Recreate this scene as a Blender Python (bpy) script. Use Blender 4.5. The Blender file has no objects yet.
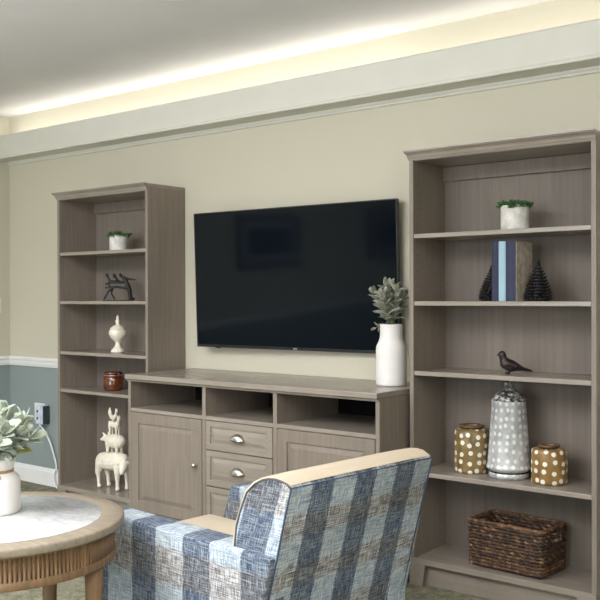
import bpy, bmesh, math, random
from mathutils import Vector, Matrix, noise
PI = math.pi
random.seed(7)
sc = bpy.context.scene
C = sc.collection

# ------------------------------------------------------------------ helpers
def lin(c):
    return tuple(((x/255)/12.92 if x/255 <= .04045 else ((x/255+.055)/1.055)**2.4) for x in c) + (1,)

class NT:
    def __init__(s, name):
        s.m = bpy.data.materials.new(name); s.m.use_nodes = True
        s.t = s.m.node_tree; s.b = s.t.nodes['Principled BSDF']
    def n(s, typ, **kw):
        nd = s.t.nodes.new(typ)
        for k, v in kw.items():
            if k in nd.inputs: nd.inputs[k].default_value = v
            else: setattr(nd, k, v)
        return nd
    def l(s, a, b): s.t.links.new(a, b)
    def coord(s, out='Object', scale=(1, 1, 1), rot=(0, 0, 0)):
        tc = s.n('ShaderNodeTexCoord'); mp = s.n('ShaderNodeMapping')
        mp.inputs['Scale'].default_value = scale; mp.inputs['Rotation'].default_value = rot
        s.l(tc.outputs[out], mp.inputs['Vector']); return mp.outputs['Vector']
    def noise(s, vec, scale=5, detail=4, rough=.5):
        nd = s.n('ShaderNodeTexNoise', Scale=scale, Detail=detail, Roughness=rough)
        s.l(vec, nd.inputs['Vector']); return nd.outputs['Fac']
    def ramp(s, fac, stops):
        r = s.n('ShaderNodeValToRGB'); e = r.color_ramp.elements
        e[0].position, e[0].color = stops[0]; e[1].position, e[1].color = stops[-1]
        for p, c in stops[1:-1]:
            x = e.new(p); x.color = c
        s.l(fac, r.inputs['Fac']); return r.outputs['Color']
    def mix(s, fac, a, b, typ='MIX'):
        m = s.n('ShaderNodeMix', data_type='RGBA', blend_type=typ)
        for sock, v in ((m.inputs[0], fac), (m.inputs[6], a), (m.inputs[7], b)):
            if hasattr(v, 'links') or isinstance(v, bpy.types.NodeSocket): s.l(v, sock)
            else: sock.default_value = v
        return m.outputs[2]
    def math(s, op, a, b=None, c=None, clamp=False):
        m = s.n('ShaderNodeMath', operation=op, use_clamp=clamp)
        for i, v in enumerate((a, b, c)):
            if v is None: continue
            if isinstance(v, bpy.types.NodeSocket): s.l(v, m.inputs[i])
            else: m.inputs[i].default_value = v
        return m.outputs[0]
    def bump(s, h, strength=.3, dist=.002):
        b = s.n('ShaderNodeBump', Strength=strength, Distance=dist)
        s.l(h, b.inputs['Height']); s.l(b.outputs['Normal'], s.b.inputs['Normal'])
    def col(s, c): s.l(c, s.b.inputs['Base Color'])

def plain(name, c, rough=.5, metal=0, var=.06, scale=30, bump=0, **kw):
    t = NT(name); v = t.coord()
    f = t.noise(v, scale, 3)
    a = lin([max(0, x*(1-var)) for x in c]); b = lin([min(255, x*(1+var)) for x in c])
    t.col(t.ramp(f, [(.3, a), (.7, b)]))
    t.b.inputs['Roughness'].default_value = rough; t.b.inputs['Metallic'].default_value = metal
    for k, x in kw.items(): t.b.inputs[k.replace('_', ' ')].default_value = x
    if bump: t.bump(f, bump)
    return t.m

def wood(name, c1, c2, scale=(60, 60, 2.2), rough=.5, coat=0, spec=.35):
    t = NT(name); v = t.coord('Object', scale)
    f = t.noise(v, 1.0, 5, .6)
    v2 = t.coord('Object', (scale[0]*4, scale[1]*4, scale[2]*5)); f2 = t.noise(v2, 1.0, 2, .5)
    v3 = t.coord('Object', (3, 3, 1.2)); f3 = t.noise(v3, 1.5, 3, .5)
    base = t.ramp(f, [(.3, lin(c1)), (.7, lin(c2))])
    dark = t.ramp(f2, [(.3, (.93, .925, .92, 1)), (.6, (1, 1, 1, 1))])
    wide = t.ramp(f3, [(.3, (.9, .9, .9, 1)), (.7, (1.06, 1.06, 1.06, 1))])
    t.col(t.mix(1.0, t.mix(1.0, base, dark, 'MULTIPLY'), wide, 'MULTIPLY'))
    t.b.inputs['Roughness'].default_value = rough
    t.b.inputs['Specular IOR Level'].default_value = spec
    t.bump(f2, .08, .0006)
    return t.m

def finish(name, bm, mat, parent=None, loc=(0, 0, 0), rot=(0, 0, 0), smooth=False):
    me = bpy.data.meshes.new(name); bm.normal_update(); bm.to_mesh(me); bm.free()
    mats = mat if isinstance(mat, (list, tuple)) else [mat]
    for m in mats: me.materials.append(m)
    o = bpy.data.objects.new(name, me); C.objects.link(o)
    o.location = loc; o.rotation_euler = rot
    if parent: o.parent = parent
    if smooth:
        for p in me.polygons: p.use_smooth = True
    return o

def auto_smooth(o, ang=35):
    for p in o.data.polygons: p.use_smooth = True
    bm = bmesh.new(); bm.from_mesh(o.data)
    for e in bm.edges:
        if len(e.link_faces) == 2 and e.calc_face_angle(0) > math.radians(ang): e.smooth = False
    bm.to_mesh(o.data); bm.free(); return o

def thing(name, label, cat, loc=(0, 0, 0), rotz=0, group=None):
    o = bpy.data.objects.new(name, None); C.objects.link(o); o.empty_display_size = .1
    o.location = loc; o.rotation_euler = (0, 0, rotz); o['label'] = label; o['category'] = cat
    if group: o['group'] = group
    return o
def tag(o, label, cat, group=None):
    o['label'] = label; o['category'] = cat
    if group: o['group'] = group
    return o
def struct(name, bm, m, **k):
    o = finish(name, bm, m, **k); o['kind'] = 'structure'; return o

def box(bm, x0, x1, y0, y1, z0, z1, bev=0, seg=2, mi=0):
    vs = [bm.verts.new((x, y, z)) for x in (x0, x1) for y in (y0, y1) for z in (z0, z1)]
    idx = [(0, 1, 3, 2), (4, 6, 7, 5), (0, 4, 5, 1), (2, 3, 7, 6), (0, 2, 6, 4), (1, 5, 7, 3)]
    fs = [bm.faces.new([vs[i] for i in f]) for f in idx]
    for f in fs: f.material_index = mi
    if bev:
        es = list({e for f in fs for e in f.edges})
        r = bmesh.ops.bevel(bm, geom=es, offset=bev, segments=seg, profile=.5, affect='EDGES')
        for f in r['faces']: f.material_index = mi
    return bm
def B(*a, **k):
    bm = bmesh.new(); box(bm, *a, **k); return bm

def lathe(bm, prof, seg=48, cx=0, cy=0, uv=False, close=False, mi=0):
    """prof: list of (r, z). r==0 ends collapse to a point."""
    lay = bm.loops.layers.uv.verify() if uv else None
    rings = []
    for r, z in prof:
        if r < 1e-6: rings.append([bm.verts.new((cx, cy, z))])
        else: rings.append([bm.verts.new((cx+r*math.cos(2*PI*i/seg), cy+r*math.sin(2*PI*i/seg), z)) for i in range(seg)])
    s = [0]
    for (a, b), (c, d) in zip(prof, prof[1:]): s.append(s[-1]+math.hypot(c-a, d-b))
    rm = max(r for r, z in prof)
    for k in range(len(rings)-1):
        a, b = rings[k], rings[k+1]
        for i in range(seg):
            j = (i+1) % seg
            if len(a) == 1 and len(b) == 1: continue
            if len(a) == 1: vs = [a[0], b[j], b[i]]; u = [(i+.5, k), (i+1, k+1), (i, k+1)]
            elif len(b) == 1: vs = [a[i], a[j], b[0]]; u = [(i, k), (i+1, k), (i+.5, k+1)]
            else: vs = [a[i], a[j], b[j], b[i]]; u = [(i, k), (i+1, k), (i+1, k+1), (i, k+1)]
            f = bm.faces.new(vs); f.smooth = True; f.material_index = mi
            if uv:
                for lp, (ui, kk) in zip(f.loops, u): lp[lay].uv = (ui/seg*2*PI*rm, s[int(kk)])
    return bm
def L(prof, **k):
    bm = bmesh.new(); lathe(bm, prof, **k); return bm

def tube(bm, pts, rad, seg=8, closed=False, mi=0):
    pts = [Vector(p) for p in pts]; n = len(pts)
    rad = rad if isinstance(rad, (list, tuple)) else [rad]*n
    rings = []; prev = None
    for i, p in enumerate(pts):
        if closed: t = pts[(i+1) % n]-pts[i-1]
        else: t = pts[min(i+1, n-1)]-pts[max(i-1, 0)]
        t.normalize()
        if prev is None:
            a = Vector((0, 0, 1)) if abs(t.z) < .9 else Vector((1, 0, 0))
            nrm = (a-t*a.dot(t)).normalized()
        else:
            nrm = prev-t*prev.dot(t)
            nrm = nrm.normalized() if nrm.length > 1e-6 else t.orthogonal().normalized()
        prev = nrm; b = t.cross(nrm)
        rings.append([bm.verts.new(p+(nrm*math.cos(2*PI*k/seg)+b*math.sin(2*PI*k/seg))*rad[i]) for k in range(seg)])
    m = n if closed else n-1
    for i in range(m):
        a, b = rings[i], rings[(i+1) % n]
        for k in range(seg):
            f = bm.faces.new((a[k], a[(k+1) % seg], b[(k+1) % seg], b[k])); f.smooth = True; f.material_index = mi
    if not closed:
        for rg, rev in ((rings[0], True), (rings[-1], False)):
            f = bm.faces.new(rg[::-1] if rev else rg); f.material_index = mi
    return bm

def ball(bm, c, r, sub=2, mi=0):
    r = r if isinstance(r, (tuple, list)) else (r, r, r)
    M = Matrix.Translation(c) @ Matrix.Diagonal((r[0], r[1], r[2], 1))
    res = bmesh.ops.create_icosphere(bm, subdivisions=sub, radius=1, matrix=M)
    for v in res['verts']:
        for f in v.link_faces: f.smooth = True; f.material_index = mi
def limb(bm, pts, rad, seg=10):
    tube(bm, pts, rad, seg)
    for p, r in zip(pts, rad): ball(bm, p, r)

def blob(name, bm, mat, parent=None, vox=.003, loc=(0, 0, 0), smooth=4):
    o = finish(name, bm, mat, parent, loc)
    m = o.modifiers.new('fuse', 'REMESH'); m.mode = 'VOXEL'; m.voxel_size = vox; m.use_smooth_shade = True
    s = o.modifiers.new('soften', 'SMOOTH'); s.factor = .5; s.iterations = smooth
    return o

def prism(bm, poly, y0, y1, mi=0):
    """polygon in (x, z), extruded along y"""
    a = [bm.verts.new((x, y0, z)) for x, z in poly]; b = [bm.verts.new((x, y1, z)) for x, z in poly]
    n = len(poly)
    fs = [bm.faces.new(a), bm.faces.new(b[::-1])]
    for i in range(n): fs.append(bm.faces.new((a[i], b[i], b[(i+1) % n], a[(i+1) % n])))
    for f in fs: f.material_index = mi
    bmesh.ops.recalc_face_normals(bm, faces=fs)
    return bm
def extrude_x(bm, prof, x0, x1, mi=0):
    """profile in (y, z), extruded along x"""
    a = [bm.verts.new((x0, y, z)) for y, z in prof]; b = [bm.verts.new((x1, y, z)) for y, z in prof]
    n = len(prof)
    fs = [bm.faces.new(a), bm.faces.new(b[::-1])]
    for i in range(n): fs.append(bm.faces.new((a[i], b[i], b[(i+1) % n], a[(i+1) % n])))
    for f in fs: f.material_index = mi
    bmesh.ops.recalc_face_normals(bm, faces=fs)
    return bm

def raised_panel(bm, x0, x1, z0, z1, y, th, m, groove=.007, bev=.022):
    """a framed front: face plane at y (facing -y), thickness th, frame width m, groove and a fielded panel"""
    rects = [(0, 0), (m, 0), (m+.002, groove), (m+.006, groove), (m+.006+bev, .001)]
    loops = []
    loops.append([bm.verts.new(p) for p in ((x0, y+th, z0), (x1, y+th, z0), (x1, y+th, z1), (x0, y+th, z1))])
    e = .0015
    loops.append([bm.verts.new(p) for p in ((x0, y+e, z0), (x1, y+e, z0), (x1, y+e, z1), (x0, y+e, z1))])
    for d, dy in [(e, 0)]+rects[1:]:
        loops.append([bm.verts.new(p) for p in ((x0+d, y+dy, z0+d), (x1-d, y+dy, z0+d), (x1-d, y+dy, z1-d), (x0+d, y+dy, z1-d))])
    fs = [bm.faces.new(loops[0])]
    for a, b in zip(loops, loops[1:]):
        for i in range(4): fs.append(bm.faces.new((a[i], a[(i+1) % 4], b[(i+1) % 4], b[i])))
    fs.append(bm.faces.new(loops[-1]))
    bmesh.ops.recalc_face_normals(bm, faces=fs)
    return bm

# ------------------------------------------------------------------ materials
def wall_paint():
    t = NT('wall_paint'); g = t.n('ShaderNodeNewGeometry')
    sx = t.n('ShaderNodeSeparateXYZ'); t.l(g.outputs['Position'], sx.inputs[0])
    low = t.math('LESS_THAN', sx.outputs['Z'], .85)
    v = t.coord('Object'); f = t.noise(v, 220, 3)
    up = t.ramp(t.noise(v, 1.2, 2), [(.3, lin((191, 186, 168))), (.7, lin((194, 190, 172)))])
    dn = t.ramp(t.noise(v, 1.2, 2), [(.3, lin((134, 145, 144))), (.7, lin((139, 150, 149)))])
    t.col(t.mix(low, up, dn)); t.b.inputs['Roughness'].default_value = .75
    t.bump(f, .05, .0006); return t.m
M_WALL = wall_paint()
M_CEIL = plain('ceiling_paint', (212, 211, 211), .9, var=.015, scale=2)
M_TRIM = plain('trim_paint', (226, 226, 224), .45, var=.01, scale=6)
M_COVE = plain('cove_paint', (205, 204, 194), .6, var=.01, scale=6)
M_WOOD = wood('grey_stained_wood', (125, 115, 104), (138, 128, 117), rough=.42)
M_WOODH = wood('grey_stained_wood_lengthwise_lit', (137, 128, 117), (151, 142, 131), scale=(2.2, 60, 60), rough=.26, spec=.6)  # same stain, grain lengthwise; sheen of tops and shelf edges lightens the colour
M_BACK = wood('grey_back_board', (113, 104, 95), (124, 115, 106), scale=(40, 40, 1.2), rough=.6)
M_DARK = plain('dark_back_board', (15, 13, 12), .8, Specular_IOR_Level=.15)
M_PIN = plain('drilled_hole', (70, 62, 56), .8)
M_BLACK = plain('black_plastic', (16, 17, 19), .35, var=.03)
M_BRONZE = plain('dark_bronze', (44, 36, 34), .45, metal=.3, var=.3, scale=60, bump=.2)
M_IRON = plain('black_cast_iron', (22, 21, 21), .55, metal=.1, var=.3, scale=60, bump=.2)
M_NICKEL = plain('brushed_nickel', (206, 204, 198), .28, metal=1, var=.04, scale=80)
M_CREAM = plain('cream_ceramic', (226, 219, 203), .45, var=.05, scale=25, bump=.1)
M_WHITE = plain('white_glazed_ceramic', (222, 220, 212), .25, var=.02, scale=20)
M_BISQUE = plain('matte_white_ceramic', (222, 219, 216), .6, var=.02, scale=10)
M_STONE = plain('pale_concrete', (206, 203, 196), .85, var=.1, scale=28, bump=.4)
M_GREEN = plain('succulent_green', (52, 92, 40), .5, var=.35, scale=90)
M_STEM = plain('plant_stem', (104, 112, 70), .6, var=.15)
M_LAMB = plain('pale_grey_green_leaf', (150, 160, 142), .75, var=.22, scale=26, Sheen_Weight=.4)
M_SAGE = plain('dusty_olive_leaf', (122, 124, 108), .75, var=.3, scale=24, Sheen_Weight=.3)
M_YOUNG = plain('young_leaf', (146, 152, 74), .6, var=.15)
M_TWINE = plain('jute_twine', (158, 132, 98), .9, var=.2, scale=200, bump=.4)
M_TAN = plain('tan_upholstery', (203, 189, 167), .75, var=.03, scale=300, bump=.25)
M_PIPE = plain('dark_welt_cord', (86, 84, 88), .8, var=.15, scale=200)
M_NAVY = plain('navy_book_cloth', (42, 47, 70), .75, var=.08, scale=300)
M_SKY = plain('pale_blue_book_cloth', (150, 180, 196), .7, var=.04, scale=300)
M_PAGE = plain('weathered_board', (178, 168, 153), .85, var=.12, scale=35)
M_PAPER = plain('page_block', (214, 208, 192), .8, var=.05, scale=200)
M_GLASSY = plain('amber_glass', (128, 62, 28), .08, var=.1, Transmission_Weight=.55, Coat_Weight=.5)
M_OAKD = wood('brown_oak', (108, 84, 60), (142, 114, 84), scale=(50, 50, 3), rough=.5)
M_OAKT = wood('oak_top_lit', (134, 123, 108), (156, 145, 129), scale=(3, 60, 60), rough=.45)  # table oak made paler and greyer, for the light on the rim's top
M_SCREEN = NT('tv_screen_glass'); M_SCREEN.b.inputs['Base Color'].default_value = (.0022, .003, .0048, 1)
M_SCREEN.b.inputs['Roughness'].default_value = .07; M_SCREEN.b.inputs['Specular Tint'].default_value = (.7, .85, 1, 1); M_SCREEN.b.inputs['Specular IOR Level'].default_value = .17
M_SCREEN = M_SCREEN.m
def emit(name, c, s):
    t = NT(name); t.b.inputs['Base Color'].default_value = (.8, .8, .8, 1)
    t.b.inputs['Emission Color'].default_value = c; t.b.inputs['Emission Strength'].default_value = s; return t.m
M_LAMP = emit('lamp_diffuser', (1, .93, .82, 1), 1.2)

def marble():
    t = NT('white_marble'); v = t.coord('Object', (1, 1.6, 1), (0, 0, .6))
    n1 = t.noise(v, 7, 8, .65)
    vein = t.ramp(n1, [(.36, lin((202, 204, 205))), (.47, lin((168, 172, 176))), (.53, lin((198, 200, 201))), (.7, lin((210, 211, 211)))])
    t.col(t.mix(.5, vein, t.ramp(t.noise(v, 26, 6, .7), [(.35, lin((176, 180, 184))), (.65, lin((214, 215, 215)))])))
    t.b.inputs['Roughness'].default_value = .16; return t.m
M_MARBLE = marble()

def carpet():
    t = NT('flecked_carpet'); v = t.coord('Object', (1, 1, 1))
    a = t.noise(v, 18, 5, .7); b = t.noise(t.coord('Object', (1, 3, 1), (0, 0, .4)), 70, 3, .6)
    c1 = t.ramp(a, [(.35, lin((98, 98, 80))), (.5, lin((130, 127, 106))), (.65, lin((154, 148, 126)))])
    c2 = t.ramp(b, [(.38, (.6, .62, .6, 1)), (.6, (1.1, 1.1, 1.1, 1))])
    t.col(t.mix(1, c1, c2, 'MULTIPLY')); t.b.inputs['Roughness'].default_value = .95
    t.bump(b, .6, .004); return t.m
M_CARPET = carpet()

def plaid(name, period, dark_from, dark_to, band0, bandp, bandw):
    """woven plaid: UV x = distance across the stripes, UV y = distance along them (metres)"""
    t = NT(name); tc = t.n('ShaderNodeTexCoord'); sx = t.n('ShaderNodeSeparateXYZ'); t.l(tc.outputs['UV'], sx.inputs[0])
    U, V = sx.outputs['X'], sx.outputs['Y']
    def nz(su, sv, detail=3, rough=.6):
        mp = t.n('ShaderNodeMapping'); mp.inputs['Scale'].default_value = (su, sv, 1)
        t.l(tc.outputs['UV'], mp.inputs['Vector']); return t.noise(mp.outputs['Vector'], 1, detail, rough)
    jit = t.math('MULTIPLY', t.math('SUBTRACT', nz(90, 240), .5), .02)
    u = t.math('ADD', U, jit)
    fr = t.math('FRACT', t.math('DIVIDE', t.math('SUBTRACT', u, dark_from), period))
    w = (dark_to-dark_from)/period
    d = t.math('LESS_THAN', fr, w)
    vj = t.math('ADD', V, t.math('MULTIPLY', t.math('SUBTRACT', nz(30, 90), .5), .05))
    fb = t.math('FRACT', t.math('DIVIDE', t.math('SUBTRACT', vj, band0), bandp))
    band = t.math('LESS_THAN', fb, bandw/bandp)
    pale = t.mix(band, lin((146, 161, 174)), lin((132, 128, 128)))
    dark = t.mix(band, lin((56, 73, 96)), lin((66, 72, 84)))
    base = t.mix(d, pale, dark)
    warp = nz(330, 22, 3, .7); weft = nz(16, 330, 3, .7); blot = nz(26, 26, 4, .6)
    # pale threads
    tw = t.math('MAXIMUM', t.math('MULTIPLY', t.math('SUBTRACT', warp, .50), 9, clamp=True),
                t.math('MULTIPLY', t.math('SUBTRACT', weft, .51), 9, clamp=True))
    amt = t.math('MULTIPLY', tw, t.math('SUBTRACT', .85, t.math('MULTIPLY', d, .45)))
    base = t.mix(amt, base, lin((206, 212, 214)))
    # dark threads: navy in the blue parts, brown along the bands
    dk = t.math('MAXIMUM', t.math('MULTIPLY', t.math('SUBTRACT', .48, warp), 9, clamp=True),
                t.math('MULTIPLY', t.math('SUBTRACT', .485, weft), 10, clamp=True))
    dcol = t.mix(band, lin((42, 58, 84)), lin((56, 46, 44)))
    bl = t.math('ADD', t.math('MULTIPLY', t.math('SUBTRACT', blot, .42), 2.4, clamp=True), t.math('MULTIPLY', band, .35), clamp=True)
    base = t.mix(t.math('MULTIPLY', dk, t.math('ADD', .32, t.math('MULTIPLY', bl, .6))), base, dcol)
    t.col(base); t.b.inputs['Roughness'].default_value = .9
    t.bump(t.math('ADD', warp, weft), .35, .0015)
    return t.m
M_PL_ARM = plaid('plaid_side_cloth', .254, 0, .121, .44, .26, .11)
M_PL_BACK = plaid('plaid_back_cloth', .188, .110, .202, .50, .15, .065)

def spotted(name, c1, c2, spot, cell, rad, dark_top=None, metal=0, rough=.35):
    """lathe UVs in metres: rows of dabbed spots, staggered"""
    t = NT(name); tc = t.n('ShaderNodeTexCoord'); sx = t.n('ShaderNodeSeparateXYZ')
    mp = t.n('ShaderNodeMapping'); mp.inputs['Scale'].default_value = (1/cell, 1/cell, 1)
    t.l(tc.outputs['UV'], mp.inputs['Vector'])
    vo = t.n('ShaderNodeTexVoronoi', voronoi_dimensions='2D', Randomness=.38, Scale=1.0)
    t.l(mp.outputs['Vector'], vo.inputs['Vector'])
    wob = t.math('MULTIPLY', t.math('SUBTRACT', t.noise(mp.outputs['Vector'], 6, 2), .5), .12)
    m = t.math('LESS_THAN', t.math('ADD', vo.outputs['Distance'], wob), rad/cell)
    f = t.noise(t.coord('Object', (1, 1, .5)), 24, 5, .65)
    base = t.ramp(f, [(.32, lin(c1)), (.68, lin(c2))])
    col = t.mix(m, base, lin(spot))
    if dark_top:
        z0, cd = dark_top
        g = t.n('ShaderNodeTexCoord'); s2 = t.n('ShaderNodeSeparateXYZ'); t.l(g.outputs['Object'], s2.inputs[0])
        f3 = t.noise(t.coord('Object', (1, 1, 1)), 45, 4, .7)
        top = t.math('GREATER_THAN', s2.outputs['Z'], z0)
        patch = t.ramp(f3, [(.45, lin(cd)), (.62, lin((206, 206, 200)))])
        col = t.mix(top, col, patch)
    t.col(col); t.b.inputs['Roughness'].default_value = rough; t.b.inputs['Metallic'].default_value = metal
    t.bump(t.math('ADD', f, m), .3, .003); return t.m

def basketry():
    t = NT('woven_banana_leaf'); tc = t.n('ShaderNodeTexCoord')
    at = t.n('ShaderNodeAttribute', attribute_name='tone')
    f = t.noise(t.coord('Object', (1, 1, 1)), 55, 4, .6)
    s = t.math('ADD', t.math('MULTIPLY', f, .65), t.math('MULTIPLY', at.outputs['Fac'], .4))
    t.col(t.ramp(s, [(.2, lin((40, 27, 20))), (.40, lin((74, 52, 37))), (.56, lin((122, 91, 62))), (.74, lin((172, 140, 102)))]))
    t.b.inputs['Roughness'].default_value = .6; t.bump(f, .5, .002); return t.m
M_BASKET = basketry()

# ------------------------------------------------------------------ room shell
XL, XR, YF, ZC = -3.19, 4.4, -7.6, 2.62
struct('floor', B(XL-.1, XR+.1, YF-.1, .1, -.05, 0), M_CARPET)
struct('ceiling', B(XL-.1, XR+.1, YF-.1, .1, ZC, ZC+.05), M_CEIL)
struct('wall_back', B(XL-.1, XR+.1, 0, .1, 0, ZC), M_WALL)
struct('wall_left', B(XL-.1, XL, YF, 0, 0, ZC), M_WALL)
struct('wall_right', B(XR, XR+.1, YF, 0, 0, ZC), M_WALL)
bm = bmesh.new()
WX0, WX1, WZ0, WZ1 = -1.9, 1.6, .75, 2.3
box(bm, XL, XR, YF-.1, YF, 0, WZ0); box(bm, XL, XR, YF-.1, YF, WZ1, ZC)
box(bm, XL, WX0, YF-.1, YF, WZ0, WZ1); box(bm, WX1, XR, YF-.1, YF, WZ0, WZ1)
struct('wall_front', bm, M_WALL)
bm = bmesh.new()
for x in (WX0, (WX0+WX1)/2-.025, WX1-.05): box(bm, x, x+.05, YF-.08, YF+.02, WZ0, WZ1)
for z in (WZ0, WZ1-.05): box(bm, WX0, WX1, YF-.08, YF+.02, z, z+.05)
struct('window_1', bm, M_TRIM)

bm = bmesh.new()
for y in (-5.75, -4.62, -3.50): box(bm, XR-.05, XR-.001, y, y+.05, .75, 2.25)
for z in (.75, 2.20): box(bm, XR-.05, XR-.001, -5.75, -3.45, z, z+.05)
struct('added_window_frame', bm, M_TRIM)  # invented frame, added to go with the side fill light

# cove ledge with crown under it (runs along the back wall)
def cove():
    prof = [(0, 2.268), (-.010, 2.268), (-.014, 2.272), (-.014, 2.279), (-.020, 2.286), (-.022, 2.293),
            (-.142, 2.293), (-.144, 2.289), (-.162, 2.289), (-.165, 2.293), (-.165, 2.301), (-.158, 2.304), (-.156, 2.310),
            (-.163, 2.444), (-.157, 2.452), (-.146, 2.452), (-.138, 2.352), (0, 2.352)]
    bm = bmesh.new(); extrude_x(bm, prof, XL, XR); return bm
struct('trim_1', cove(), M_COVE)
def rail(bm, x0, x1):
    extrude_x(bm, [(0, .823), (-.012, .823), (-.015, .835), (-.018, .842), (-.020, .862), (-.026, .868), (-.026, .880), (-.020, .887), (0, .887)], x0, x1)
bm = bmesh.new(); rail(bm, XL+.002, -2.226); struct('trim_2', bm, M_TRIM)
bm = bmesh.new(); rail(bm, 0, 7.55)
for v in bm.verts: v.co = Vector((XL-v.co.y, -v.co.x, v.co.z))
bmesh.ops.recalc_face_normals(bm, faces=bm.faces); struct('trim_3', bm, M_TRIM)
base_prof = [(0, 0), (-.014, 0), (-.014, .095), (-.009, .108), (-.006, .118), (0, .12)]
bm = bmesh.new(); extrude_x(bm, base_prof, XL+.002, -2.226); struct('baseboard_back', bm, M_TRIM)
bm = bmesh.new(); extrude_x(bm, base_prof, 0, 7.55)
for v in bm.verts: v.co = Vector((XL-v.co.y, -v.co.x, v.co.z))
bmesh.ops.recalc_face_normals(bm, faces=bm.faces); struct('baseboard_left', bm, M_TRIM)

# ------------------------------------------------------------------ bookcases
def bookcase(x0, x1, shelves, label, D=.3034, H=1.97, zb=1.9275):
    t = thing('bookcase', label, 'bookcase', ((x0+x1)/2, 0, 0), group='matching grey bookcases')
    hw = (x1-x0)/2; P = .021; fy = -D; base = .122
    for s in (-1, 1):
        a, b = (-hw, -hw+P) if s < 0 else (hw-P, hw)
        bm = B(a, b, fy, -.001, 0, H-.0202, bev=.0012, seg=1)
        # shelf pin holes, drilled pits on the inner face
        xi = b if s < 0 else a
        for yy in (fy+.035, -.055):
            for k in range(46):
                z = .2+k*.036
                ring = [bm.verts.new((xi-s*.0004, yy+.0028*math.cos(i*PI/4), z+.0028*math.sin(i*PI/4))) for i in range(8)]
                f = bm.faces.new(ring if s < 0 else ring[::-1]); f.material_index = 1
        finish('side_panel', bm, [M_WOOD, M_PIN], t)
    finish('top_board', B(-hw-.0005, hw+.0, fy-.005, -.001, H-.02, H-.0005, bev=.001, seg=1), M_WOODH, t)
    finish('top_panel', B(-hw+P, hw-P, fy+.004, -.001, zb-.002, H-.021), M_WOODH, t)
    # crown, mitred at both ends
    prof = [(0, 0), (-.004, 0), (-.006, .006), (-.010, .010), (-.013, .020), (-.021, .028), (-.029, .031), (-.031, .035), (-.0346, .037), (-.0346, H-zb)]
    bm = bmesh.new()
    A = [bm.verts.new((-hw+y*.35-.0, fy+y, zb+z)) for y, z in prof]; Z = [bm.verts.new((hw-y*.2, fy+y, zb+z)) for y, z in prof]
    A2 = bm.verts.new((-hw, fy, H)); Z2 = bm.verts.new((hw, fy, H)); A.append(A2); Z.append(Z2)
    n = len(A)
    bm.faces.new(A); bm.faces.new(Z[::-1])
    for i in range(n): bm.faces.new((A[i], Z[i], Z[(i+1) % n], A[(i+1) % n]))
    bmesh.ops.recalc_face_normals(bm, faces=bm.faces)
    finish('crown_moulding', bm, M_WOODH, t)
    finish('back_panel', B(-hw+P, hw-P, -.010, -.001, base-.01, zb), M_BACK, t)
    finish('back_rail', B(-hw+P, hw-P, -.030, -.0101, 1.858, zb-.003, bev=.001, seg=1), M_BACK, t)
    for z in shelves:
        finish('shelf', B(-hw+P+.0015, hw-P-.0015, fy+.003, -.011, z-.020, z, bev=.002, seg=2), M_WOODH, t)
    finish('bottom_shelf', B(-hw+P, hw-P, fy-.001, -.011, base-.022, base, bev=.001, seg=1), M_WOODH, t)
    bm = bmesh.new()
    prism(bm, [(-hw, 0), (-hw+.066, 0), (-hw+.082, base-.024), (hw-.082, base-.024), (hw-.066, 0), (hw, 0), (hw, .1), (hw, base-.003), (-hw, base-.003)], fy-.006, fy-.0005)
    finish('plinth_frame', bm, M_WOODH, t)
    finish('kick_board', B(-hw+P, hw-P, fy+.022, fy+.036, 0.001, base-.023), M_WOODH, t)
    return t
bookcase(-2.2206, -1.3752, [1.5932, 1.2876, .9700, .7324], 'grey-stained wooden bookcase at the left of the television, holding the stacked cream farm animals')
bookcase(.384, 1.2477, [1.5932, 1.2876, .9709, .5148], 'grey-stained wooden bookcase at the right of the television, holding the woven basket')

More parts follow.
